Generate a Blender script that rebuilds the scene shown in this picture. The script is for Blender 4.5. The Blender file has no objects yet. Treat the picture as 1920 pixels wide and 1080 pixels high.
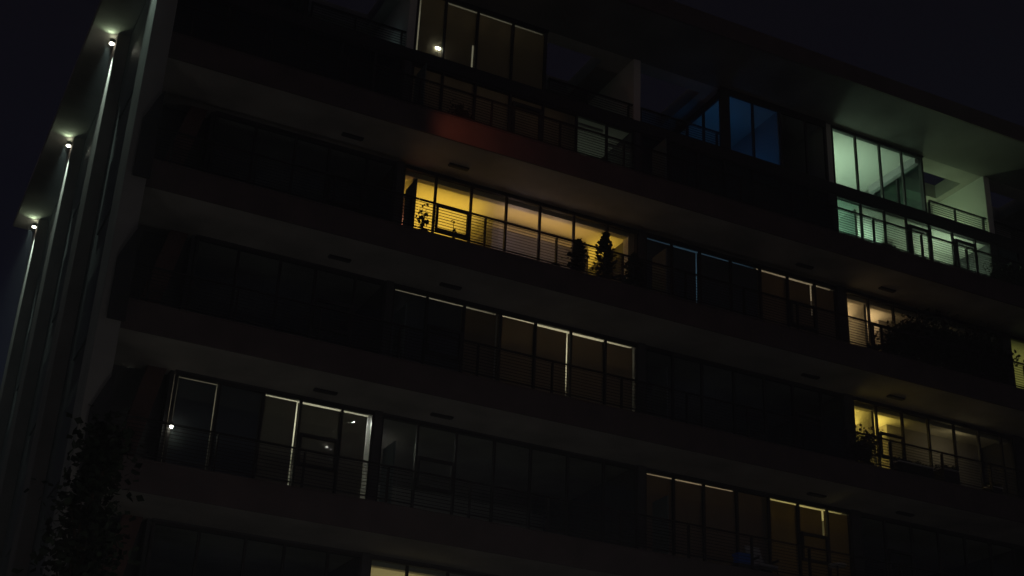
import bpy, bmesh, math, random
from mathutils import Vector, Matrix
random.seed(7)
C = bpy.context.scene.collection
S = bpy.context.scene

# ------------------------------------------------------------------ camera
cam_d = bpy.data.cameras.new("camera"); cam = bpy.data.objects.new("camera", cam_d); C.objects.link(cam)
R = Vector((0.89419767, -0.4456847, 0.04213879)); U = Vector((-0.2274026, -0.37112558, 0.90030765)); F = Vector((0.38561456, 0.81463547, 0.43320949))
M = Matrix(((R.x, U.x, -F.x, 0), (R.y, U.y, -F.y, 0), (R.z, U.z, -F.z, 0), (0, 0, 0, 1)))
cam.matrix_world = M
cam_d.sensor_width = 36; cam_d.lens = 50.01; cam_d.clip_end = 3000; cam_d.clip_start = 0.05
S.camera = cam

# ------------------------------------------------------------------ night sky
W = bpy.data.worlds.new("World"); S.world = W; W.use_nodes = True
wn = W.node_tree; bg = wn.nodes["Background"]
tc = wn.nodes.new("ShaderNodeTexCoord"); sp = wn.nodes.new("ShaderNodeSeparateXYZ"); rp = wn.nodes.new("ShaderNodeValToRGB")
wn.links.new(tc.outputs["Generated"], sp.inputs[0]); wn.links.new(sp.outputs["Z"], rp.inputs[0])
e = rp.color_ramp.elements
e[0].position = 0.0; e[0].color = (0.20, 0.165, 0.155, 1)
e[1].position = 0.14; e[1].color = (0.004, 0.004, 0.009, 1)
for p, c in ((0.30, (0.0022, 0.0026, 0.0082, 1)), (0.42, (0.0024, 0.0025, 0.0056, 1)), (0.62, (0.0029, 0.0026, 0.0042, 1))):
    n = e.new(p); n.color = c
wn.links.new(rp.outputs[0], bg.inputs[0]); bg.inputs[1].default_value = 1.0
S.view_settings.view_transform = 'Standard'; S.view_settings.look = 'None'; S.view_settings.exposure = 0; S.view_settings.gamma = 1
S.render.engine = 'CYCLES'
S.cycles.sample_clamp_indirect = 3.0
S.cycles.max_bounces = 8; S.cycles.transparent_max_bounces = 16

# ------------------------------------------------------------------ materials
def mat(name, col, rough=0.7, noise=0.25, scale=3.0, metal=0.0, bump=0.0, spec=0.3, emit=None, est=0):
    m = bpy.data.materials.new(name); m.use_nodes = True; nt = m.node_tree; b = nt.nodes["Principled BSDF"]
    b.inputs["Roughness"].default_value = rough; b.inputs["Metallic"].default_value = metal
    b.inputs["Specular IOR Level"].default_value = spec
    if noise:
        t = nt.nodes.new("ShaderNodeTexCoord"); nz = nt.nodes.new("ShaderNodeTexNoise"); nz.inputs["Scale"].default_value = scale; nz.inputs["Detail"].default_value = 6
        r = nt.nodes.new("ShaderNodeValToRGB")
        r.color_ramp.elements[0].position = 0.3; r.color_ramp.elements[1].position = 0.72
        r.color_ramp.elements[0].color = tuple(c*(1-noise) for c in col)+(1,); r.color_ramp.elements[1].color = tuple(min(1, c*(1+noise)) for c in col)+(1,)
        nt.links.new(t.outputs["Object"], nz.inputs["Vector"]); nt.links.new(nz.outputs["Fac"], r.inputs[0]); nt.links.new(r.outputs[0], b.inputs["Base Color"])
        if bump:
            bp = nt.nodes.new("ShaderNodeBump"); bp.inputs["Strength"].default_value = bump; bp.inputs["Distance"].default_value = 0.02
            nt.links.new(nz.outputs["Fac"], bp.inputs["Height"]); nt.links.new(bp.outputs[0], b.inputs["Normal"])
    else:
        b.inputs["Base Color"].default_value = tuple(col)+(1,)
    if emit:
        b.inputs["Emission Color"].default_value = tuple(emit)+(1,); b.inputs["Emission Strength"].default_value = est
    return m

def glass_mat(name, tint=(0.86, 0.9, 0.88)):
    m = bpy.data.materials.new(name); m.use_nodes = True; nt = m.node_tree; nt.nodes.clear()
    o = nt.nodes.new("ShaderNodeOutputMaterial"); tr = nt.nodes.new("ShaderNodeBsdfTransparent"); gl = nt.nodes.new("ShaderNodeBsdfGlossy"); mx = nt.nodes.new("ShaderNodeMixShader")
    lw = nt.nodes.new("ShaderNodeLayerWeight"); p5 = nt.nodes.new("ShaderNodeMath"); p5.operation = 'POWER'; p5.inputs[1].default_value = 5
    fr = nt.nodes.new("ShaderNodeMath"); fr.operation = 'MULTIPLY_ADD'; fr.inputs[1].default_value = 0.9; fr.inputs[2].default_value = 0.04
    nt.links.new(lw.outputs["Facing"], p5.inputs[0]); nt.links.new(p5.outputs[0], fr.inputs[0])
    tr.inputs[0].default_value = tint+(1,); gl.inputs["Roughness"].default_value = 0.03
    nt.links.new(fr.outputs[0], mx.inputs[0]); nt.links.new(tr.outputs[0], mx.inputs[1]); nt.links.new(gl.outputs[0], mx.inputs[2]); nt.links.new(mx.outputs[0], o.inputs[0])
    return m

def shade_mat(name, col, trans=0.02, sheer=0.0):
    m = bpy.data.materials.new(name); m.use_nodes = True; nt = m.node_tree; nt.nodes.clear()
    o = nt.nodes.new("ShaderNodeOutputMaterial"); d = nt.nodes.new("ShaderNodeBsdfDiffuse"); t = nt.nodes.new("ShaderNodeBsdfTranslucent"); a = nt.nodes.new("ShaderNodeAddShader")
    d.inputs[0].default_value = tuple(c*0.25 for c in col)+(1,)
    tco = nt.nodes.new("ShaderNodeTexCoord"); nz = nt.nodes.new("ShaderNodeTexNoise"); nz.inputs["Scale"].default_value = 2.2; nz.inputs["Detail"].default_value = 5
    mp = nt.nodes.new("ShaderNodeMapping"); mp.inputs["Scale"].default_value = (1, 1, 0.35)
    r = nt.nodes.new("ShaderNodeValToRGB"); r.color_ramp.elements[0].color = tuple(c*trans*0.7 for c in col)+(1,); r.color_ramp.elements[1].color = tuple(c*trans*1.3 for c in col)+(1,)
    nt.links.new(tco.outputs["Object"], mp.inputs[0]); nt.links.new(mp.outputs[0], nz.inputs["Vector"]); nt.links.new(nz.outputs["Fac"], r.inputs[0]); nt.links.new(r.outputs[0], t.inputs[0])
    nt.links.new(d.outputs[0], a.inputs[0]); nt.links.new(t.outputs[0], a.inputs[1])
    if sheer:
        x = nt.nodes.new("ShaderNodeBsdfTransparent"); mx = nt.nodes.new("ShaderNodeMixShader"); mx.inputs[0].default_value = sheer
        nt.links.new(a.outputs[0], mx.inputs[1]); nt.links.new(x.outputs[0], mx.inputs[2]); nt.links.new(mx.outputs[0], o.inputs[0])
    else: nt.links.new(a.outputs[0], o.inputs[0])
    return m

CONC = mat("concrete_soffit", (0.42, 0.40, 0.37), 0.85, 0.26, 0.7, bump=0.15)
PIER = mat("pier_render", (0.36, 0.35, 0.33), 0.85, 0.18, 0.7, bump=0.2)
FASC = mat("brown_fascia", (0.135, 0.10, 0.097), 0.6, 0.2, 1.2)
OVER = mat("overhang_render", (0.20, 0.19, 0.18), 0.8, 0.3, 0.6)
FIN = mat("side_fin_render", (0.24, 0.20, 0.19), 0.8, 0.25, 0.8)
RAKE = mat("rust_paint", (0.20, 0.11, 0.095), 0.6, 0.2, 2.0)
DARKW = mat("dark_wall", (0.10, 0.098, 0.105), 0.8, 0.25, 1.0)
METAL = mat("dark_metal", (0.045, 0.042, 0.045), 0.5, 0.1, 5.0, metal=0.0)
RAILM = mat("rail_metal", (0.035, 0.03, 0.03), 0.45, 0.1, 5.0)
PAINT = mat("room_paint", (0.72, 0.70, 0.66), 0.9, 0.04, 0.8)
PAINTD = mat("room_paint_grey", (0.42, 0.40, 0.42), 0.9, 0.06, 0.8)
FLOORW = mat("wood_floor", (0.11, 0.07, 0.045), 0.5, 0.3, 2.0)
GLASS = glass_mat("window_glass")
GLASST = glass_mat("teal_glass", (0.35, 0.5, 0.48))
FROST = shade_mat("frosted_glass", (0.5, 0.62, 0.6), 0.25)
SH_BR = shade_mat("brown_blind", (1.0, 0.82, 0.66), 0.15)
SH_DK = shade_mat("charcoal_blind", (0.85, 0.85, 1.0), 0.022)
SH_SHEER = shade_mat("sheer_blind", (1.0, 0.84, 0.72), 0.022, 0.07)
SH_TOP = shade_mat("taupe_blind", (1.0, 0.86, 0.68), 0.30)
SH_YE = shade_mat("ochre_blind", (1.0, 0.80, 0.46), 0.16)
SLAT = mat("slat_white", (0.55, 0.56, 0.5), 0.6, 0.05)
LEAF = mat("leaf_green", (0.04, 0.055, 0.028), 0.7, 0.4, 6.0)
LEAF2 = mat("conifer_green", (0.02, 0.033, 0.018), 0.8, 0.4, 8.0)
BARK = mat("bark", (0.08, 0.055, 0.035), 0.9, 0.3, 8.0)
POT = mat("dark_pot", (0.05, 0.04, 0.035), 0.6, 0.2, 4.0)
WHITEP = mat("white_plastic", (0.7, 0.7, 0.68), 0.5, 0.04)
BLUEP = mat("glowing_blue_plastic", (0.03, 0.12, 0.45), 0.4, 0.1, emit=(0.03, 0.14, 0.6), est=0.006)  # faint emission added though the box is no lamp
FABRIC = mat("brown_fabric", (0.16, 0.10, 0.07), 0.9, 0.2, 6.0)
GROUND = mat("ground_asphalt", (0.06, 0.06, 0.06), 0.9, 0.3, 0.6)
LENS = mat("lamp_lens", (0.9, 0.9, 0.8), 0.3, 0, emit=(0.95, 1.0, 0.72), est=9.0)
LENSW = mat("lamp_lens_white", (0.9, 0.9, 0.85), 0.3, 0, emit=(1.0, 0.98, 0.78), est=14.0)
LENSD = mat("downlight_lens", (0.9, 0.9, 0.85), 0.3, 0, emit=(1.0, 0.97, 0.85), est=900.0)
GLOBE = mat("fill_globe", (0.9, 0.85, 0.7), 0.3, 0, emit=(1.0, 0.8, 0.55), est=3.0)
KERB = mat("pavement_concrete", (0.25, 0.24, 0.22), 0.9, 0.2, 1.5)
PAINTW = mat("road_paint", (0.6, 0.6, 0.56), 0.8, 0.15, 3.0)

# ------------------------------------------------------------------ helpers
def origin(p):
    v = Vector((0, 0, 0))
    while p: v = v + p.location; p = p.parent
    return v
class MB:
    def __init__(s): s.v = []; s.f = []
    def box(s, x0, x1, y0, y1, z0, z1):
        b = len(s.v)
        s.v += [(x0,y0,z0),(x1,y0,z0),(x1,y1,z0),(x0,y1,z0),(x0,y0,z1),(x1,y0,z1),(x1,y1,z1),(x0,y1,z1)]
        s.f += [tuple(b+i for i in q) for q in ((0,3,2,1),(4,5,6,7),(0,1,5,4),(1,2,6,5),(2,3,7,6),(3,0,4,7))]
        return s
    def prism(s, pts, a, vec):       # pts closed polygon of 3D points, extruded by vec
        b = len(s.v); n = len(pts)
        s.v += [tuple(p) for p in pts] + [tuple(Vector(p)+Vector(vec)) for p in pts]
        s.f += [tuple(range(b, b+n)), tuple(range(b+2*n-1, b+n-1, -1))]
        for i in range(n):
            j = (i+1) % n; s.f.append((b+i, b+n+i, b+n+j, b+j))
        return s
    def cyl(s, c, r, h, n=16, r2=None, ax='z'):
        r2 = r if r2 is None else r2; b = len(s.v)
        for k, (rr, t) in enumerate(((r, 0), (r2, h))):
            for i in range(n):
                a = 2*math.pi*i/n; u, w = rr*math.cos(a), rr*math.sin(a)
                s.v.append((c[0]+u, c[1]+w, c[2]+t) if ax == 'z' else ((c[0]+t, c[1]+u, c[2]+w) if ax == 'x' else (c[0]+u, c[1]+t, c[2]+w)))
        s.f.append(tuple(b+i for i in reversed(range(n)))); s.f.append(tuple(b+n+i for i in range(n)))
        for i in range(n):
            j = (i+1) % n; s.f.append((b+i, b+j, b+n+j, b+n+i))
        return s
    def tube(s, p0, p1, r0, r1, n=8):
        p0 = Vector(p0); p1 = Vector(p1); d = (p1-p0).normalized(); a = d.orthogonal().normalized(); c = d.cross(a); b = len(s.v)
        for p, r in ((p0, r0), (p1, r1)):
            for i in range(n):
                t = 2*math.pi*i/n; s.v.append(tuple(p + a*r*math.cos(t) + c*r*math.sin(t)))
        s.f.append(tuple(b+i for i in reversed(range(n)))); s.f.append(tuple(b+n+i for i in range(n)))
        for i in range(n):
            j = (i+1) % n; s.f.append((b+i, b+j, b+n+j, b+n+i))
        return s
    def sphere(s, c, r, n=12, m=8, sq=(1,1,1), jit=0):
        b = len(s.v)
        for i in range(m+1):
            ph = math.pi*i/m
            for j in range(n):
                t = 2*math.pi*j/n; k = 1+random.uniform(-jit, jit)
                s.v.append((c[0]+r*sq[0]*k*math.sin(ph)*math.cos(t), c[1]+r*sq[1]*k*math.sin(ph)*math.sin(t), c[2]+r*sq[2]*k*math.cos(ph)))
        for i in range(m):
            for j in range(n):
                k = (j+1) % n; s.f.append((b+i*n+j, b+(i+1)*n+j, b+(i+1)*n+k, b+i*n+k))
        return s
    def leaf(s, p, size, up=0.3):
        d = Vector((random.gauss(0, 1), random.gauss(0, 1), random.gauss(up, 1))).normalized(); a = d.orthogonal().normalized(); a.rotate(Matrix.Rotation(random.uniform(0, 6.28), 3, d))
        c = d.cross(a); p = Vector(p); b = len(s.v); l = size*random.uniform(0.7, 1.3); w = l*0.38
        s.v += [tuple(p), tuple(p + a*l*0.5 + c*w), tuple(p + a*l + d*l*0.1), tuple(p + a*l*0.5 - c*w)]
        s.f.append((b, b+1, b+2, b+3)); return s
    def build(s, name, m, parent=None, smooth=False, bevel=0):
        me = bpy.data.meshes.new(name); o0 = origin(parent) if parent else Vector((0, 0, 0))
        me.from_pydata([tuple(Vector(v)-o0) for v in s.v], [], s.f); me.update()
        me.materials.append(m)
        if smooth:
            for p in me.polygons: p.use_smooth = True
        o = bpy.data.objects.new(name, me); C.objects.link(o)
        if parent: o.parent = parent
        if bevel:
            md = o.modifiers.new("bevel", 'BEVEL'); md.width = bevel; md.segments = 2
        return o
def tag(o, label=None, cat=None, group=None, kind=None):
    if label: o["label"] = label
    if cat: o["category"] = cat
    if group: o["group"] = group
    if kind: o["kind"] = kind
    return o
def empty(name, loc, label, cat, group=None):
    o = bpy.data.objects.new(name, None); o.empty_display_size = 0.2; C.objects.link(o); o.location = loc
    return tag(o, label, cat, group)
def light(name, loc, e_, col, r=0.12, kind='POINT', rot=None, spot=None, blend=0.5, parent=None):
    d = bpy.data.lights.new(name, kind); d.energy = e_; d.color = col; d.shadow_soft_size = r
    if kind == 'SPOT': d.spot_size = spot; d.spot_blend = blend
    o = bpy.data.objects.new(name, d); C.objects.link(o)
    o.location = Vector(loc) - (origin(parent) if parent else Vector((0, 0, 0)))
    if rot is not None: o.rotation_euler = Vector(rot).to_track_quat('-Z', 'Y').to_euler()
    if parent: o.parent = parent
    return o

# ------------------------------------------------------------------ dimensions (metres, camera at the origin, street at -1.6)
YW = 32.4; YO = 30.62; ZG = -1.6
FT = [17.24 - 3.7*k for k in range(5)]       # slab tops of the lower floors, row 0 is the yellow flat
SO = 2.96                                    # floor to soffit
PHF = 20.94; MEZ = 23.96; RS = 26.32         # penthouse floor, mezzanine floor, roof soffit
XE = 46.0; YB = 51.4
EZ = [6.50, 7.58, 8.70, 9.66, 10.76, 11.60]
EA = [11.84, 12.84, 13.94, 15.05, 16.13, 17.25, 18.37, 19.40]
EB = [19.68, 20.62, 21.62, 22.74, 23.84, 24.88, 25.93, 26.75]
EC = [27.14, 28.05, 29.07, 30.12, 31.17, 32.20, 33.15, 33.65]
ED = [34.05, 35.10, 36.20, 37.30, 38.40]
UNITS = dict(Z=EZ, A=EA, B=EB, C=EC, D=ED)

# ------------------------------------------------------------------ ground
g = MB().box(-400, 400, -400, 400, ZG-0.5, ZG).build("ground", GROUND); tag(g, "dark ground around the apartment block", kind="structure")
g = MB().box(-300, 300, 6, 17, ZG-0.02, ZG+0.004).build("road", GROUND); tag(g, "asphalt street below the apartment block", kind="structure")
mk = MB()
for i in range(-30, 30): mk.box(i*5, i*5+2.2, 11.4, 11.55, ZG+0.002, ZG+0.008)
mk.build("road_marking", PAINTW)["kind"] = "structure"
g = MB().box(-300, 300, 17, 29.5, ZG-0.02, ZG+0.13).build("pavement", KERB, bevel=0.02); tag(g, "concrete pavement in front of the block", kind="structure")

# ------------------------------------------------------------------ the building
B = empty("apartment_building", (4.0, YO, ZG), "dark night-time apartment block with long balconies and a penthouse roof", "building")

# floor slabs with brown fascia
for k, zt in enumerate([PHF]+FT):
    MB().box(4.67, XE, YO, YB, zt-0.74, zt).build("floor_slab", CONC, B)
    f = MB().box(4.67, XE, YO-0.05, YO-0.002, zt-0.735, zt+0.015)
    f.box(4.67, XE, YO-0.075, YO-0.052, zt-0.02, zt+0.012)
    f.build("fascia", FASC, B)
MB().box(4.7, XE, 32.0, YB-0.2, ZG, FT[4]-0.742).build("ground_storey", DARKW, B)

# party walls
for x0, x1 in ((11.62, 11.82), (19.42, 19.66), (26.77, 27.12), (33.67, 34.03)):
    for zt in FT:
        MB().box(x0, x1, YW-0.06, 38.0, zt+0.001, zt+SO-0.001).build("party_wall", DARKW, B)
for zt in FT:
    MB().box(4.7, XE-0.2, 38.0, 38.2, zt+0.002, zt+SO-0.002).build("back_wall", PAINT, B)
    MB().box(4.68, 6.44, 32.9, 33.1, zt+0.001, zt+SO-0.001).box(6.36, 6.46, 32.5, 37.99, zt+0.001, zt+SO-0.001).build("end_wall", DARKW, B)
    # raking column in the corner balcony
    MB().prism([(5.80, YW+0.1, zt+SO), (6.25, YW+0.1, zt+SO), (5.50, YO+0.25, zt), (5.03, YO+0.25, zt)], 0, (0, 0.28, 0)).build("raking_column", RAKE, B)
    # dark end panel beside the corner pier
    MB().prism([(4.32, 30.30, zt-0.70), (4.72, 30.30, zt-0.70), (4.72, 30.30, zt+1.75), (4.60, 30.30, zt+1.55), (4.32, 30.30, zt+0.85)], 0, (0, -0.08, 0)).build("end_panel", METAL, B)

def window(edges, z0, z1, sash=None, y=YW, doors=()):
    """a unit's glazing: frame > pane, opening_sash"""
    f = MB(); a, b = edges[0], edges[-1]
    f.box(a-0.02, b+0.02, y-0.03, y+0.09, z1-0.07, z1).box(a-0.02, b+0.02, y-0.03, y+0.09, z0, z0+0.08)
    for i, x in enumerate(edges):
        w = 0.03 if 0 < i < len(edges)-1 else 0.04
        f.box(x-w, x+w, y-0.02, y+0.07, z0+0.081, z1-0.071)
    o = f.build("window", METAL, B)
    MB().box(a+0.03, b-0.03, y+0.02, y+0.035, z0+0.07, z1-0.06).build("pane", GLASS, o)
    if sash is not None:
        for i in sash:
            s = MB(); x0, x1 = edges[i]+0.05, edges[i+1]-0.05; s0, s1 = z0+1.14, z0+1.98
            s.box(x0, x1, y-0.06, y+0.018, s1-0.08, s1).box(x0, x1, y-0.06, y+0.018, s0, s0+0.08)
            s.box(x0, x0+0.06, y-0.06, y+0.018, s0+0.081, s1-0.081).box(x1-0.06, x1, y-0.06, y+0.018, s0+0.081, s1-0.081)
            s.build("opening_sash", METAL, o)
    for i in doors:
        s = MB(); x0, x1 = edges[i]+0.05, edges[i+1]-0.05
        s.box(x0, x1, y-0.07, y+0.018, z1-0.42, z1-0.30).box(x0, x0+0.10, y-0.07, y+0.018, z0+0.1, z1-0.42).box(x1-0.10, x1, y-0.07, y+0.018, z0+0.1, z1-0.42).box(x0+0.1, x1-0.1, y-0.07, y+0.018, z0+0.1, z0+0.22)
        s.build("balcony_door", METAL, o)
    return o
for k, zt in enumerate(FT):
    for u, E_ in UNITS.items():
        window(E_, zt+0.001, zt+2.90, sash={'A': [1], 'B': [5], 'C': [1], 'Z': [3]}.get(u))
        # strip above the head, up to the soffit
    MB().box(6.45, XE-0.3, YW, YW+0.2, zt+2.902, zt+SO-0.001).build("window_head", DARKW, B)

# railings
POSTS = [5.2, 7.3, 9.4, 11.5, 13.67, 15.83, 17.93, 20.0, 22.0, 23.9, 25.4, 27.04, 28.98, 30.85, 32.8, 34.9, 36.9, 38.9]
post_mesh = {}
def railing(x0, x1, zt, y=YO+0.06, h=0.98, posts=None):
    r = MB()
    n = 9
    for i in range(n):
        z = zt+0.21+i*(h-0.24)/(n-0.4)
        r.box(x0, x1, y-0.006, y+0.006, z-0.007, z+0.007)
    r.box(x0, x1, y-0.016, y+0.016, zt+0.12, zt+0.15)
    o = r.build("railing", RAILM, B)
    MB().box(x0, x1, y-0.03, y+0.03, zt+h-0.035, zt+h).build("top_rail", RAILM, o)
    for p in (posts or POSTS):
        if x0+0.02 < p < x1:
            MB().box(p-0.018, p+0.018, y+0.008, y+0.10, zt+0.001, zt+h-0.036).build("post", RAILM, o)
    return o
SEG = [(4.75, 11.70), (11.72, 19.52), (19.56, 26.92), (26.96, 33.83), (33.87, 39.5)]
for zt in [PHF]+FT[:3]:
    for a, b in SEG: railing(a, b, zt)
for a, b in SEG[:3]: railing(a, b, FT[3])
# frosted balcony dividers
for x in (11.72, 19.54):
    for zt in ([PHF]+FT[:4] if x < 20 else [FT[1]]):
        MB().box(x-0.02, x+0.02, 31.0, 31.75, zt+0.1, zt+1.75).build("balcony_divider", FROST, B)

# side piers (each one projects from the side wall)
PY = [30.33+6.77*i for i in range(4)]
for y in PY:
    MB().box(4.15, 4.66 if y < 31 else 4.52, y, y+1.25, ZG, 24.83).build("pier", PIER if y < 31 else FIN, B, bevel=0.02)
MB().box(4.53, 4.66, 31.60, YB, ZG, 26.3).build("side_wall", DARKW, B)
# side windows between the piers
for i in range(3):
    for zt in [PHF]+FT[:4]:
        MB().box(4.48, 4.526, PY[i]+2.2, PY[i]+5.6, zt+0.3, zt+2.5).build("side_window", METAL, B)
# side eave
MB().box(3.36, 4.52, 29.9, 51.9, 24.85, 25.1).build("side_eave", CONC, B, bevel=0.03)

# roof with the openings above the terraces
hol = [(8.6, 11.2, 33.0, 35.2), (12.4+4.1, 18.42, 33.0, 35.3), (19.85, 22.1, 33.0, 35.4), (31.35, 33.42, 33.22, 34.5), (34.3, 36.6, 33.1, 34.6)]
r = MB(); z0, z1 = RS, RS+0.55
y0 = 30.05
xs = [4.53]
hol2 = sorted(hol)
r.box(4.53, XE, YW+0.05, 32.99, z0, z1)
MB().box(4.53, XE, y0, YW+0.048, z0-0.02, z1-0.01).build("roof_overhang", OVER, B)
prev = 4.53
for (a, b, c, d) in hol2:
    r.box(prev, a, 32.99, 35.6, z0, z1)
    if c > 32.99+0.01: r.box(a, b, 32.99, c, z0, z1)
    r.box(a, b, d, 35.6, z0, z1); prev = b
r.box(prev, XE, 32.99, 35.6, z0, z1); r.box(4.53, XE, 35.6, YB, z0, z1)
roof = r.build("roof", CONC, B)
MB().box(4.5, XE, 29.97, 30.045, z0-0.02, z1+0.08).build("eave_fascia", FASC, roof)

# ---- penthouse
PA = [11.84, 12.75, 13.80, 14.98, 16.10]; PB = [22.60, 23.78, 24.88, 25.92, 26.72]; PC = [27.0, 28.0, 29.03, 30.0, 30.88]; PZ = [4.9, 6.2, 7.3, 8.5]
LA = [11.84, 12.80, 13.85, 15.0, 16.1, 17.25, 18.30, 19.28]; LB = [19.50, 20.6, 21.6, 22.6, 23.7, 24.8, 25.9, 26.72]; LC = [27.0, 28.03, 29.02, 29.96, 30.98, 31.97, 32.98, 33.68]
LZ = [4.9, 6.4, 7.5, 8.6, 9.7, 10.7, 11.55]; LD = [34.0, 35.0, 36.0, 37.0, 38.0]
for E_, d in ((LZ, ()), (LA, (3,)), (LB, ()), (LC, (3, 5)), (LD, ())): window(E_, PHF+0.001, 23.61, doors=d)
for E_ in (PZ, PA, PB, PC): window(E_, MEZ+0.003, 26.24)
# mezzanine slab, edge beam and terrace upstand
MB().box(4.7, XE, YW-0.02, 37.9, 23.66, MEZ).build("mezzanine_slab", DARKW, B)
MB().box(4.7, XE, YW-0.06, YW-0.022, 23.60, 24.0).build("edge_beam", METAL, B)
MB().box(4.7, XE-0.2, 37.92, 38.1, PHF+0.001, RS-0.001).build("back_wall", PAINT, B)
for x0, x1 in ((11.57, 11.80), (19.24, 19.48), (26.75, 26.96), (33.70, 33.96)):
    MB().box(x0, x1, YW-0.015, 37.91, MEZ+0.001, RS-0.001).build("party_wall", PAINT, B)
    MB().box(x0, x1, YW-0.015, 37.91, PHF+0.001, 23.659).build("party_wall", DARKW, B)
# terrace back walls
for a, b, y in ((8.6, 11.56, 35.6), (16.2, 19.23, 35.6), (19.49, 22.5, 35.6), (31.0, 33.69, 35.0), (33.97, 37.5, 35.0)):
    MB().box(a, b, y, y+0.15, MEZ+0.001, RS-0.001).build("terrace_wall", PAINTD, B)
# glazed side walls next to the terraces (head beam, posts, glass)
def side_glass(x, y1, gm, n=3, thick=0.10):
    f = MB(); f.box(x-thick/2, x+thick/2, YW+0.1, y1, 26.02, 26.24).box(x-thick/2, x+thick/2, YW+0.1, y1, MEZ+0.001, MEZ+0.08)
    for i in range(n+1):
        y = YW+0.14+(y1-0.08-YW-0.14)*i/n; f.box(x-thick/2+0.01, x+thick/2-0.01, y-0.03, y+0.03, MEZ+0.081, 26.019)
    o = f.build("side_glazing", METAL, B)
    MB().box(x-0.008, x+0.008, YW+0.1, y1, MEZ+0.07, 26.03).build("pane", gm, o)
side_glass(22.60, 35.59, GLASS); side_glass(30.93, 34.99, GLASST, 2, 0.14); side_glass(16.15, 35.59, GLASST); side_glass(8.55, 35.59, GLASS)
MB().box(30.70, 30.86, YW+0.12, 35.0, 26.0, 26.30).build("side_beam", PAINTD, B)
# closing strips
for a, b in ((11.82, 16.2), (22.52, 26.75), (26.97, 31.0), (4.7, 8.6)): MB().box(a, b, YW, YW+0.2, 26.242, RS-0.001).build("window_head", METAL, B)
# terrace railings
for a, b in ((8.65, 11.55), (16.25, 19.22), (19.5, 22.5), (31.06, 33.66), (34.0, 37.4)):
    railing(a, b, MEZ-0.36, y=YW+0.02, posts=[a+0.04, (a+b)/2-0.1, b-0.12])
# side closure of the penthouse
MB().box(4.67, 4.8, YW, 37.9, PHF, RS-0.001).build("side_wall", DARKW, B)

MB().box(22.42, 22.80, YW-0.10, YW-0.06, MEZ+0.05, 26.30).build("corner_post", METAL, B)
MB().box(22.81, 26.70, YW-0.10, YW-0.06, 26.06, 26.30).build("window_head", METAL, B)
# ------------------------------------------------------------------ interiors
def partition(x, y0, y1, z0, z1, m=PAINT, w=0.1): return MB().box(x, x+w, y0, y1, z0, z1).build("partition", m, B)
def block(x0, x1, y0, z0, z1, m=PAINT, bev=0.0): return MB().box(x0, x1, y0, 37.9, z0+0.01, z1).build("closet_block", m, B, bevel=bev)
def floor_ceil(x0, x1, zt, zc, m=PAINT, y1=37.99):
    MB().box(x0, x1, YW+0.25, y1, zc-0.03, zc-0.004).build("ceiling", m, B)
    MB().box(x0, x1, YW+0.15, y1, zt+0.002, zt+0.02).build("room_floor", FLOORW, B)
def head(x0, x1, zc, m=PAINT): MB().box(x0, x1, YW+0.22, YW+0.42, zc-0.21, zc-0.032).build("bulkhead", m, B)
YEL = (1.0, 0.56, 0.06); TAN = (1.0, 0.66, 0.34); WHT = (1.0, 0.86, 0.62); GRN = (0.68, 1.0, 0.70); BLU = (0.05, 0.25, 1.0); ORG = (1.0, 0.42, 0.16)

def uplight(x0, x1, y0, y1, z, E_, col):
    """an indirect ceiling light: a shallow panel that shines up at the ceiling only"""
    d = bpy.data.lights.new("ceiling_uplight", 'AREA'); d.shape = 'RECTANGLE'; d.size = x1-x0; d.size_y = y1-y0; d.color = col
    d.energy = E_*(x1-x0)*(y1-y0)*1.35
    o = bpy.data.objects.new("ceiling_uplight", d); C.objects.link(o); o.location = ((x0+x1)/2, (y0+y1)/2, z); o.rotation_euler = (math.pi, 0, 0)
    return o
# yellow flat
zt = FT[0]; zc = zt+SO-0.03
floor_ceil(11.83, 19.41, zt, zt+SO); head(11.83, 19.41, zt+SO)
MB().box(11.83, 11.98, YW+0.2, YW+0.5, zt, zt+SO-0.03).box(19.2, 19.41, YW+0.2, YW+0.5, zt, zt+SO-0.03).build("jamb", PAINT, B)
partition(12.24, YW+0.3, 34.8, zt, zt+SO-0.031, PAINT)
block(15.2, 18.6, 33.75, zt, zt+SO-0.031, PAINTD, 0.25)
uplight(12.5, 14.9, 33.2, 37.5, zc-0.42, 4.2, YEL)
uplight(18.65, 19.3, 33.2, 37.5, zc-0.42, 5.0, YEL)
uplight(15.2, 18.4, 32.9, 33.7, zc-0.42, 2.6, (1.0, 0.52, 0.10))
uplight(11.95, 12.2, 33.0, 36.5, zc-0.42, 5.0, YEL)
light("room_light", (17.0, 32.95, zt+2.3), 3.6, (1.0, 0.66, 0.52), 0.3)  # this and the next are fill added to brighten the closet front
light("room_light", (15.6, 32.95, zt+2.2), 4.6, (0.95, 0.66, 0.70), 0.3)
light("room_light", (12.08, 33.0, zt+1.6), 3.0, (1.0, 0.32, 0.2), 0.1)  # red fill added for the partition face
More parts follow.
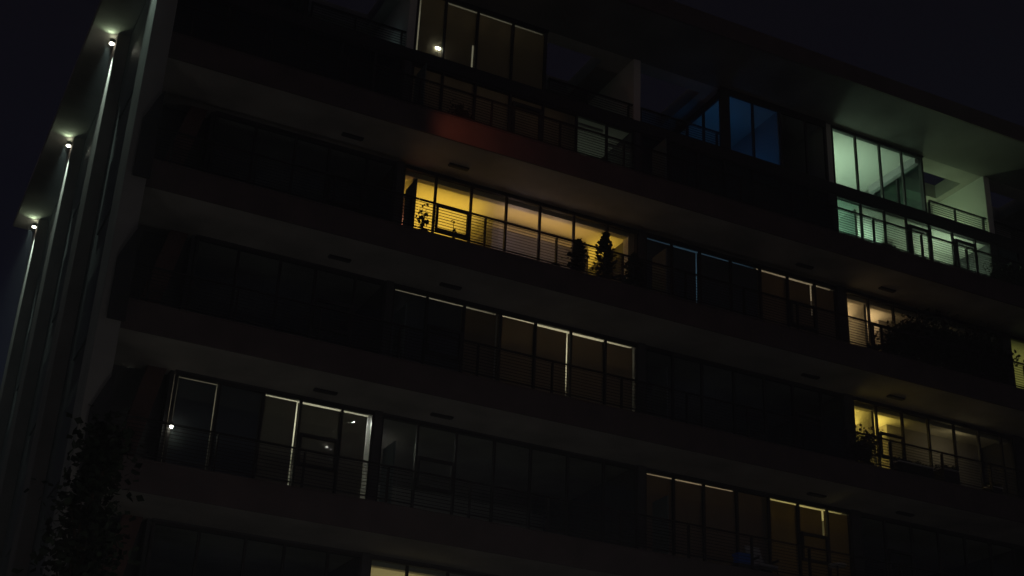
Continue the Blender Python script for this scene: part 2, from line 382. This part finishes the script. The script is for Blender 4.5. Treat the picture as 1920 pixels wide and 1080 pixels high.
# tan flat on the right, yellow flat below it
for zt, col, pw in ((FT[0], (1.0, 0.62, 0.28), 2.8), (FT[1], (1.0, 0.68, 0.12), 3.8)):
    zc = zt+SO-0.03
    floor_ceil(27.13, 33.66, zt, zt+SO); head(27.13, 33.66, zt+SO)
    partition(28.1, YW+0.3, 34.2, zt, zt+SO-0.031); light("room_light", (27.5, 33.6, zt+1.5), 1.2, col, 0.15)  # small fill added to brighten the partition
    block(29.55, 33.5, 33.7, zt, zt+SO-0.031, PAINTD)
    uplight(27.2, 28.05, 33.3, 37.5, zc-0.42, pw*2.3, col)
    uplight(28.3, 29.4, 33.3, 37.5, zc-0.42, pw*2.3, col)
    light("room_light", (28.8, 35.8, zt+2.3), 3, col, 0.2)
    light("room_light", (27.55, 33.4, zt+2.2), 3.2, col, 0.15)
    light("room_light", (31.6, 32.95, zt+2.35), 0.4 if zt == FT[0] else 3.2, (1.0, 0.75, 0.38), 0.3)  # weak fill added in front of the closet block
# far right flat
zt = FT[0]; zc = zt+SO-0.03; floor_ceil(34.04, 38.4, zt, zt+SO); uplight(34.2, 38.0, 33.0, 37.0, zc-0.42, 0.55, (1.0, 0.92, 0.22)); light("room_light", (35.2, 34.0, zt+1.0), 1.5, (0.5, 1.0, 0.4), 0.2)
partition(38.45, YW, 37.9, zt, zt+SO-0.03)
# bottom flat, top row of glass only just in frame
zt = FT[3]; zc = zt+SO-0.03; floor_ceil(11.83, 19.41, zt, zt+SO); head(11.83, 19.41, zt+SO); uplight(11.95, 14.2, 32.9, 37, zc-0.42, 1.0, (1.0, 0.76, 0.32))
partition(14.4, YW+0.3, 37.9, zt, zt+SO-0.031)
# rooms behind drawn blinds
def blind_room(x0, x1, zt, col, e_, zc=None, y=34.2):
    floor_ceil(x0, x1, zt, zc or zt+SO)
    zz = (zc or zt+SO)-0.03
    uplight(x0+0.1, x1-0.1, YW+0.5, 36.5, zz-0.9, e_/9.0, col)
    for q in range(2): light("room_light", (x0+(x1-x0)*(q+0.5)/2, 33.9, zt+1.4), e_*0.28, col, 0.3)
blind_room(11.83, 14.9, FT[1], WHT, 12); partition(14.96, YW+0.16, 37.9, FT[1], FT[1]+SO-0.03)
blind_room(15.1, 19.41, FT[1], (1.0, 0.86, 0.58), 36)
partition(8.64, YW+0.16, 37.9, FT[2], FT[2]+SO-0.03)
blind_room(6.47, 8.6, FT[2], WHT, 7); blind_room(8.76, 11.61, FT[2], (1.0, 0.93, 0.68), 32)
partition(23.7, YW+0.16, 37.9, FT[2], FT[2]+SO-0.03)
blind_room(19.67, 23.66, FT[2], (1.0, 0.72, 0.45), 16); blind_room(23.82, 26.76, FT[2], (1.0, 0.80, 0.30), 30)
partition(23.7, YW+0.16, 37.9, FT[0], FT[0]+SO-0.03)
blind_room(19.67, 23.66, FT[0], (0.30, 0.62, 1.0), 4.5); blind_room(23.82, 26.76, FT[0], (1.0, 0.76, 0.5), 18)
blind_room(27.13, 33.6, FT[2], WHT, 0.012)
FILL_COL = (0.75, 0.8, 1.0)  # faint fill lights added to lift the unlit rooms
for k, a, b in ((0, 6.5, 11.6), (1, 6.5, 11.6), (1, 19.7, 26.7), (2, 11.9, 19.4), (3, 19.7, 26.7), (3, 6.5, 11.6), (2, 34.1, 38.0), (1, 34.1, 38)):
    light("dark_room_fill", ((a+b)/2, 34.6, FT[k]+1.3), (0.2 if k == 2 else 0.42)*(b-a)/5, FILL_COL, 0.5)
for a in (8.0, 22.5, 25.0): light("dark_room_fill", (a, 34.6, PHF+1.2), 0.5, FILL_COL, 0.5)
# penthouse over the yellow flat
blind_room(11.82, 16.1, MEZ, (1.0, 0.9, 0.66), 6.5, zc=RS); blind_room(11.82, 16.85, PHF, (1.0, 0.85, 0.62), 4.5, zc=23.65)
MB().box(16.9, 19.2, YW+0.15, 37.9, 23.62, 23.646).build("ceiling", PAINT, B)
light("room_light", (18.3, 34.4, PHF+1.2), 4, (0.85, 1.0, 0.75), 0.2)
partition(16.9, YW+0.16, 37.9, PHF, 23.62)
# blue lit penthouse room
floor_ceil(22.7, 26.7, MEZ, RS); partition(24.92, YW+0.2, 37.9, MEZ, RS-0.031, PAINTD); light("tv_glow", (23.2, 33.6, MEZ+0.3), 10, (0.05, 0.34, 1.0), 0.4)  # partition added to keep blue light out of the right bays
# green lit penthouse flat
floor_ceil(26.97, 30.84, MEZ, RS); floor_ceil(26.97, 33.69, PHF, 23.65)
uplight(27.1, 29.3, 33.0, 37.0, RS-1.0, 2.0, GRN); uplight(29.3, 30.6, 33.0, 36.5, RS-1.0, 1.3, GRN)
light("room_light", (27.9, 34.4, MEZ+0.8), 58, GRN, 0.25)
light("room_light", (30.0, 36.0, MEZ+0.7), 6, (0.4, 1.0, 0.75), 0.25)
light("terrace_lamp", (32.3, 34.3, MEZ+0.5), 34, (0.68, 1.0, 0.52), 0.15)
partition(28.15, YW+0.5, 34.1, PHF, 23.62, PAINT)
block(30.2, 33.6, 33.9, PHF, 23.62, PAINT)
light("room_light", (27.4, 34.6, PHF+1.3), 70, (0.45, 1.0, 0.66), 0.2)
light("room_light", (29.3, 34.6, PHF+1.2), 100, (0.64, 1.0, 0.72), 0.2)
light("room_light", (32.2, 33.1, PHF+1.5), 46, (0.72, 1.0, 0.66), 0.2)
st = MB().prism([(28.3, 33.3, PHF+0.6), (28.3, 33.3, PHF+1.0), (30.1, 33.3, PHF+2.2), (30.1, 33.3, PHF+0.6)], 0, (0, 0.9, 0)); st.build("staircase", PAINT, B)
# next penthouse flat, faint
light("room_light", (35.2, 33.8, PHF+1.2), 0.9, (0.6, 0.9, 0.9), 0.3)
# terrace faint light, left
light("terrace_lamp", (11.0, 33.5, MEZ+0.8), 0.5, (0.5, 0.8, 0.8), 0.2)
# red-orange glow on the fascia above the yellow flat
light("fascia_glow", (11.0, YO-1.35, PHF-0.40), 52.0, (1.0, 0.24, 0.10), 0.3, 'SPOT', rot=(1, 0.36, -0.04), spot=math.radians(76), blend=0.9)

# ------------------------------------------------------------------ roller blinds: (edge list, bay, floor, gaps)
def ordn(i): return ["first", "second", "third", "fourth", "fifth", "sixth", "seventh"][i]
def blind(E_, i, zt, m, where, top=0.0, left=0.0, right=0.0, drop=2.9, lz=None, rz=None, ru=None, word="brown", zhead=None, col="blind"):
    """one drawn roller blind; gaps in metres; lz / rz: side gap only down to this height"""
    top *= 0.55; left *= 0.6; right *= 0.6
    zh = (zhead if zhead else zt+2.83)
    x0 = E_[i]+0.0+(left if left else -0.04); x1 = E_[i+1]-(right if right else -0.04)
    x0 = x0+0.045 if left else x0; x1 = x1-0.045 if right else x1
    y = YW+0.13+0.012*(i % 2)
    root = empty("roller_blind", ((x0+x1)/2, y, zt), "drawn %s blind, %s bay from the left of %s" % (word, ordn(i), where), "blind", "blinds drawn in " + where)
    z1 = zh-0.0-(top if top else -0.05)
    cl = MB(); z0 = max(zt+0.03, zh-drop)
    cl.box(x0, x1, y, y+0.006, z0, z1)
    if left and lz: cl.box(E_[i]-0.03, x0-0.001, y, y+0.006, z0, zt+lz)
    if right and rz: cl.box(x1+0.001, E_[i+1]+0.03, y, y+0.006, z0, zt+rz)
    if right and ru: cl.box(x1+0.001, E_[i+1]+0.03, y, y+0.006, zt+ru, z1)
    cl.build("cloth", m, root)
    MB().cyl((x0, y+0.003, z0+0.0), 0.014, x1-x0, 8, ax='x').build("bottom_bar", RAILM, root)
w1 = "the flat below the yellow flat"
for i, (t, l, r_) in enumerate([(0.012, 0.04, 0), (0.02, 0, 0), (0.05, 0, 0.085), (0.012, 0, 0), (0.075, 0, 0.055), (0.075, 0, 0), (0.06, 0, 0.04)]):
    blind(EA, i, FT[1], SH_DK if i < 2 else SH_BR, w1, t, l, r_, word="charcoal" if i < 2 else "brown", lz=1.6 if i == 0 else None)
w2 = "the lowest flat on the left"
for i, (t, l, r_) in enumerate([(0.02, 0.05, 0.03), (0, 0, 0), (0.035, 0, 0.05), (0.05, 0, 0), (0.05, 0, 0.13)]):
    blind(EZ, i, FT[2], SH_DK if i < 2 else SH_SHEER, w2, t, l, r_, word="charcoal" if i < 2 else "sheer brown")
w3 = "the bottom right flat"
for i, (t, l, r_) in enumerate([(0.035, 0.13, 0), (0.035, 0, 0), (0.03, 0, 0), (0, 0, 0), (0.045, 0, 0), (0.06, 0, 0.10), (0.05, 0, 0)]):
    blind(EB, i, FT[2], SH_BR if i < 4 else SH_YE, w3, t, l, r_, word="brown" if i < 4 else "ochre", lz=1.9 if i == 0 else None, rz=1.95 if i == 5 else None)
w4 = "the flat beside the yellow flat"
for i, (t, l, r_) in enumerate([(0.035, 0.09, 0), (0.05, 0, 0.035), (0.03, 0, 0), (0.015, 0, 0), (0.055, 0, 0), (0.055, 0, 0.07), (0.05, 0, 0)]):
    blind(EB, i, FT[0], SH_DK if i < 4 else SH_BR, w4, t, l, r_, word="dark blue" if i < 4 else "brown", lz=1.7 if i == 0 else None, rz=1.75 if i == 5 else None)
w5 = "the top flat"
for i, (t, l, r_) in enumerate([(0, 0.16, 0), (0.05, 0, 0.07), (0.05, 0, 0), (0.05, 0, 0)]):
    blind(PA, i, MEZ, SH_TOP, w5, t, l, r_, zhead=26.17, drop=2.2, word="dim brown", ru=1.0 if i == 1 else None)
for i in range(5):
    blind(LA, i, PHF, SH_TOP, "the top flat's lower storey", 0, 0, 0, zhead=23.53, drop=2.4 if i != 4 else 2.3, word="dim brown")
# two venetian blinds
for n, i in enumerate((5, 6)):
    x0, x1 = LA[i]+0.1, LA[i+1]-0.08
    o = empty("venetian_blind", ((x0+x1)/2, YW+0.14, PHF+0.2), ["pale slatted blind in the left lit pane below the roof terrace", "brighter slatted blind in the right lit pane below the roof terrace"][n], "blind", "slatted blinds below the roof terrace")
    s = MB(); top = 23.36 if n == 0 else 22.95
    for j in range(40):
        z = top-0.05-j*0.058
        if z < PHF+0.2: break
        s.prism([(x0, YW+0.13, z), (x0, YW+0.175, z+0.022), (x0, YW+0.175, z+0.025), (x0, YW+0.13, z+0.003)], 0, (x1-x0, 0, 0))
    s.build("slat", SLAT, o); MB().box(x0, x1, YW+0.12, YW+0.18, top-0.02, top+0.05).build("head_rail", SLAT, o)

# ------------------------------------------------------------------ lamps that show
for i, y in enumerate(PY):
    nm = ["pier lamp at the near corner, highest on the side wall", "highest pier lamp in view with a long streak beneath", "second pier lamp down along the receding side wall", "farthest and lowest pier lamp at the end of the side wall"][i]
    yl = y+0.30; zl = 24.60
    L = empty("wall_lamp", (4.15, yl, zl), nm, "lamp", "up and down lamps on the side piers")
    MB().cyl((4.05, yl, zl), 0.07, 0.14, 16).box(4.09, 4.148, yl-0.04, yl+0.04, zl+0.02, zl+0.12).build("housing", METAL, L)
    MB().cyl((4.05, yl, zl-0.03), 0.075, 0.029, 16, r2=0.068).build("lower_lens", LENSW, L)
    MB().cyl((4.05, yl, zl+0.141), 0.05, 0.008, 16).build("upper_lens", LENS, L)
    light("down_beam", (3.93, yl, zl-0.05), 1150, (0.72, 1.0, 0.84), 0.04, 'SPOT', rot=(0.10, 0, -1), spot=math.radians(40), blend=1.0, parent=L)
    light("up_beam", (3.98, yl-0.10, zl+0.10), 6.5, (0.70, 0.95, 0.60), 0.03, 'SPOT', rot=(-0.30, -1.0, 0.50), spot=math.radians(130), blend=0.8, parent=L)
# soffit vents
vl = {0: "below the top balcony", 1: "above the blinded flats", 2: "above the lowest left flat", 3: "above the bottom row"}
for k, zs in enumerate([FT[0]+SO, FT[1]+SO, FT[2]+SO, FT[3]+SO]):
    for j, x in enumerate((10.05, 13.21, 25.06, 28.3)):
        if k == 3 and j < 2: continue
        o = empty("soffit_vent", (x, 31.75, zs), "dark oblong vent in the soffit %s, %s" % (vl[k], ["leftmost", "second from left", "third from left", "rightmost"][j]), "vent", "vents in the balcony soffits")
        MB().box(x-0.30, x+0.30, 31.68, 31.82, zs-0.05, zs-0.002).build("frame", METAL, o)
        s = MB()
        for q in range(6): s.box(x-0.27+q*0.095, x-0.22+q*0.095, 31.685, 31.815, zs-0.062, zs-0.051)
        s.build("slat", METAL, o)
# interior lamps
def downlight(x, y, z, lab, r=0.05, m=LENSD, grp="spot lamps behind the sheer blinds"):
    o = empty("ceiling_spot", (x, y, z), lab, "lamp", grp)
    MB().cyl((x, y, z-0.02), r*1.5, 0.05, 16).build("housing", WHITEP, o); MB().cyl((x, y, z-0.032), r, 0.011, 16).build("lens", m, o)
zc = FT[2]+SO-0.03
def at(px, Y):  # X/y and Z/y slopes to a point at depth Y
    return px*Y
for sx, sz, lab in ((0.3419, 0.3828, "uppermost spot lamp glinting through the sheer blind, lower left"), (0.3317, 0.3697, "middle spot lamp glinting beside a mullion, lower left"), (0.3224, 0.3579, "lowest spot lamp glinting inside the opening sash, lower left"), (0.3582, 0.3706, "faint spot lamp glinting near the bright slit, lower left")):
    Y = zc/sz; x = sx*Y
    downlight(x, Y, zc, lab, 0.045 if "faint" not in lab else 0.02)
o = empty("desk_lamp", (12.75, YW+0.1, MEZ+0.08), "small bright lamp behind the first tall pane of the top flat", "lamp")
MB().sphere((12.60, YW+0.075, MEZ+0.45), 0.045, 12, 8, (2.0, 0.8, 0.9)).build("bulb", LENSW, o); MB().tube((12.60, YW+0.09, MEZ+0.42), (12.60, YW+0.09, MEZ+0.09), 0.008, 0.008).build("stem", METAL, o)
o = empty("window_lamp", (6.53, YW-0.08, 11.31), "bright white lamp at the far left window slit", "lamp")
MB().sphere((6.53, YW-0.12, 11.31), 0.042, 12, 8).build("bulb", LENSW, o); MB().cyl((6.53, YW-0.12, 11.36), 0.03, 0.07, 12).build("cap", METAL, o)

# ------------------------------------------------------------------ balcony plants and furniture
def conifer(x, y, zt, h, rad, lab):
    o = empty("potted_conifer", (x, y, zt), lab, "plant", "conifers on the yellow flat's balcony")
    MB().cyl((x, y, zt+0.01), 0.14, 0.28, 16, r2=0.19).build("pot", POT, o)
    MB().tube((x, y, zt+0.25), (x, y, zt+h*0.92), 0.03, 0.008).build("trunk", BARK, o)
    c = MB()
    for i in range(560):
        t = random.random()**0.8; z = zt+0.3+(h-0.3)*t
        rr = rad*(0.55+0.45*math.sin(t*math.pi*0.9+0.5))*(1.0 if t < 0.7 else max(0.12, (1-t)/0.3)); rr *= 0.75+0.5*abs(math.sin(z*9+x))
        a = random.uniform(0, 6.28); q = rr*math.sqrt(random.random())*(1.0+0.25*math.sin(3*a+7*z)); c.leaf((x+q*math.cos(a), y+q*math.sin(a), z), 0.13, 0.6)
    c.build("foliage", LEAF2, o)
conifer(16.85, 31.35, FT[0], 1.42, 0.20, "left potted conifer of three, middle height")
conifer(17.72, 31.35, FT[0], 1.90, 0.24, "tallest potted conifer, middle of three on the lit balcony")
conifer(18.62, 31.3, FT[0], 1.40, 0.26, "rightmost bushy potted conifer beside the divider")
def leafy(x, y, zt, h, rad, n, lab, group=None, leaf=0.10, stems=6, name="potted_plant", pot=True, low=0.25, m=None):
    o = empty(name, (x, y, zt), lab, "plant", group)
    if pot: MB().cyl((x, y, zt+0.01), min(0.2, rad*0.6), 0.3, 16, r2=min(0.26, rad*0.75)).build("pot", POT, o)
    st = MB(); c = MB()
    for i in range(stems):
        a = random.uniform(0, 6.28); q = rad*random.uniform(0.2, 0.9); tip = Vector((x+q*math.cos(a), y+q*math.sin(a)*0.7, zt+h*random.uniform(0.6, 1.0)))
        base = Vector((x, y, zt+0.2)); mid = base.lerp(tip, 0.5)+Vector((0, 0, 0.1*h)); st.tube(base, mid, 0.02, 0.012, 6); st.tube(mid, tip, 0.012, 0.005, 6)
        for j in range(n//stems):
            t = random.uniform(low, 1.05); p = base.lerp(mid, t*2) if t < 0.5 else mid.lerp(tip, t*2-1)
            s = rad*0.28*(0.4+t); c.leaf(p+Vector((random.gauss(0, s), random.gauss(0, s), random.gauss(0, s))), leaf)
    st.build("stem", BARK, o); c.build("foliage", m or LEAF, o)
leafy(12.05, 31.2, FT[0], 1.15, 0.26, 60, "thin leafy plant with sparse leaves at the left of the yellow flat", stems=4, leaf=0.11)
leafy(12.98, 31.2, FT[0], 0.85, 0.12, 16, "small spindly plant in front of the first yellow mullion", stems=2, leaf=0.12)
leafy(16.0, 31.2, FT[0], 0.42, 0.28, 60, "low potted herb on the yellow flat's balcony floor", stems=5, leaf=0.08)
G = "bushes on the dark right-hand balcony"
for x, h, rad, lab in ((27.9, 1.25, 0.38, "leftmost open bush letting tan light through its leaves"), (28.6, 1.55, 0.55, "second bush, dense and dark before the tan flat"), (29.5, 2.05, 0.62, "third bush, tall and hiding the end of the tan flat"), (30.4, 1.95, 0.62, "fourth bush, tallest of the dark right-hand balcony"), (31.3, 1.9, 0.6, "fifth bush, wide and near the divider"), (32.2, 1.5, 0.5, "sixth bush, lower beside the green lit window"), (27.25, 0.5, 0.2, "smallest low bush at the left end beside the tan pane")):
    leafy(x, 31.35, FT[0], h, rad, 420 if x < 28 else 2600, lab, G, leaf=0.12, stems=9, low=0.1)
leafy(26.55, 31.3, FT[1], 1.25, 0.42, 1300, "dark bushy plant left of the lower yellow flat", None, stems=8)
leafy(32.9, 31.3, PHF, 0.95, 0.5, 1500, "round shrub at the end of the green lit balcony", None, stems=9)
leafy(12.95, 31.2, PHF, 0.8, 0.26, 500, "round dark shrub on the top balcony above the red glow", None, stems=7)
leafy(34.6, 31.3, FT[1], 0.95, 0.5, 900, "shrub at the right edge of the picture", None, stems=7)
def lounge_chair(x, y, zt, lab, m=FABRIC):
    o = empty("lounge_chair", (x, y, zt), lab, "chair")
    MB().box(x-0.3, x+0.3, y-0.3, y+0.3, zt+0.36, zt+0.46).build("seat", m, o, bevel=0.03)
    MB().prism([(x-0.3, y+0.26, zt+0.46), (x+0.3, y+0.26, zt+0.46), (x+0.24, y+0.46, zt+1.12), (x-0.24, y+0.46, zt+1.12)], 0, (0, 0.07, 0.0)).build("backrest", m, o, bevel=0.02)
    for sx in (-1, 1):
        MB().box(x+sx*0.33-0.025, x+sx*0.33+0.025, y-0.28, y+0.3, zt+0.58, zt+0.63).build("armrest", METAL, o)
        for sy in (-1, 1): MB().tube((x+sx*0.28, y+sy*0.26, zt+0.36), (x+sx*0.31, y+sy*0.29, zt), 0.02, 0.015).build("leg", METAL, o)
lounge_chair(28.7, 31.55, PHF, "brown lounge chair on the green lit balcony")
lounge_chair(22.9, 31.5, FT[2], "dim lounge chair on the bottom right balcony", WHITEP)
def planter(x, y, zt, w, h, lab):
    o = empty("planter_box", (x, y, zt), lab, "planter", "planter boxes on the lower yellow flat's balcony")
    MB().box(x-w/2, x+w/2, y-0.16, y+0.16, zt+0.01, zt+h).build("box", POT, o, bevel=0.01)
    MB().box(x-w/2-0.02, x+w/2+0.02, y-0.18, y+0.18, zt+h+0.001, zt+h+0.04).build("rim", WHITEP, o)
    c = MB()
    for i in range(220): c.leaf((x+random.uniform(-w/2, w/2), y+random.uniform(-0.14, 0.14), zt+h+0.04+random.random()*0.12), 0.07)
    c.build("foliage", LEAF, o)
planter(28.0, 30.95, FT[1], 1.3, 0.42, "long planter box under the yellow sash")
planter(29.3, 30.95, FT[1], 0.7, 0.5, "square planter box right of the yellow sash")
planter(31.1, 30.95, FT[1], 0.45, 0.3, "small planter box before the dim end of the lower yellow flat")
# blue cool box and small white table on the bottom right balcony
o = empty("cool_box", (21.85, 31.0, FT[2]), "small blue cool box with an added faint glow on the bottom right balcony", "cool box")
MB().box(21.65, 22.05, 30.85, 31.12, FT[2]+0.22, FT[2]+0.46).build("body", BLUEP, o, bevel=0.03); MB().box(21.63, 22.07, 30.83, 31.14, FT[2]+0.461, FT[2]+0.52).build("lid", BLUEP, o, bevel=0.01)
MB().box(21.6, 22.1, 30.8, 31.2, FT[2]+0.001, FT[2]+0.219).build("stand", POT, o)
o = empty("side_table", (25.3, 31.3, FT[2]), "small round white table before the ochre blind", "table")
MB().cyl((25.3, 31.3, FT[2]+0.80), 0.26, 0.03, 24).build("table_top", WHITEP, o); MB().tube((25.3, 31.3, FT[2]+0.80), (25.3, 31.3, FT[2]+0.02), 0.03, 0.03).build("leg", METAL, o); MB().cyl((25.3, 31.3, FT[2]+0.005), 0.18, 0.02, 20).build("base", METAL, o)

# ------------------------------------------------------------------ tree in the lower left
def tree(x, y, top, lab):
    o = empty("street_tree", (x, y, ZG), lab, "tree")
    t = MB(); t.tube((x, y, ZG), (x+0.1, y, ZG+5), 0.16, 0.11); t.tube((x+0.1, y, ZG+5), (x, y, top-1.0), 0.11, 0.03)
    tips = []
    for i in range(60):
        z = random.uniform(ZG+3.0, top-0.6); f = (top-z)/(top-ZG-3); a = random.uniform(0, 6.28); q = (0.2+0.45*f)*random.uniform(0.6, 1.05)
        p1 = Vector((x+q*math.cos(a), y+q*math.sin(a), z+0.8*random.uniform(0.6, 1.1))); t.tube((x, y, z), p1, 0.035, 0.01, 6); tips.append(p1)
    t.build("trunk", BARK, o)
    c = MB()
    for p in tips:
        for j in range(60):
            s = 0.2; c.leaf(p+Vector((random.gauss(0, s), random.gauss(0, s), random.gauss(0, s*1.3))), 0.14, 1.0)
    for j in range(500):
        a = random.uniform(0, 6.28); z = top-random.random()**1.5*1.5; q = 0.1+0.3*(top-z); c.leaf((x+q*math.cos(a)*random.random(), y+q*math.sin(a)*random.random(), z), 0.14, 2)
    c.build("crown", LEAF2, o)
tree(3.45, 22.5, 7.4, "dark narrow tree before the near corner of the block")

# ------------------------------------------------------------------ unseen globe lamps added below the frame to light the soffits
for i, x in enumerate((-5.0, 9.0, 23.0)):
    o = empty("soffit_fill_lamp", (x, 18.2, ZG+0.13), "added globe lamp out of view to light the soffits, %s along the street" % ["first", "second", "third"][i], "added lamp", "globe lamps added below view to light the soffits")
    MB().tube((x, 18.2, ZG+0.13), (x, 18.2, ZG+3.4), 0.07, 0.045, 12).cyl((x, 18.2, ZG+0.13), 0.16, 0.25, 16, r2=0.1).build("pole", METAL, o)
    MB().sphere((x, 18.2, ZG+3.62), 0.2, 16, 10).build("globe", GLOBE, o, smooth=True)
    light("soffit_fill_light", (x, 18.2, ZG+3.62), (230, 260, 130)[i], (1.0, 0.95, 0.88), 0.25, parent=o)
    o.children[1].visible_shadow = True

# ------------------------------------------------------------------ thin haze volume added to lift the blacks
HZ = bpy.data.materials.new("added_haze"); HZ.use_nodes = True; hn = HZ.node_tree; hn.nodes.clear()
ho = hn.nodes.new("ShaderNodeOutputMaterial"); hv = hn.nodes.new("ShaderNodeVolumePrincipled")
hv.inputs["Color"].default_value = (0.86, 0.87, 0.95, 1); hv.inputs["Density"].default_value = 0.0034; hv.inputs["Anisotropy"].default_value = 0.2
hn.links.new(hv.outputs[0], ho.inputs["Volume"])
h = MB().box(-402, 402, -402, 402, ZG-1.5, 29.0).build("haze", HZ); tag(h, "added haze volume lifting the blacks around the apartment block", kind="stuff")
S.cycles.volume_max_steps = 64
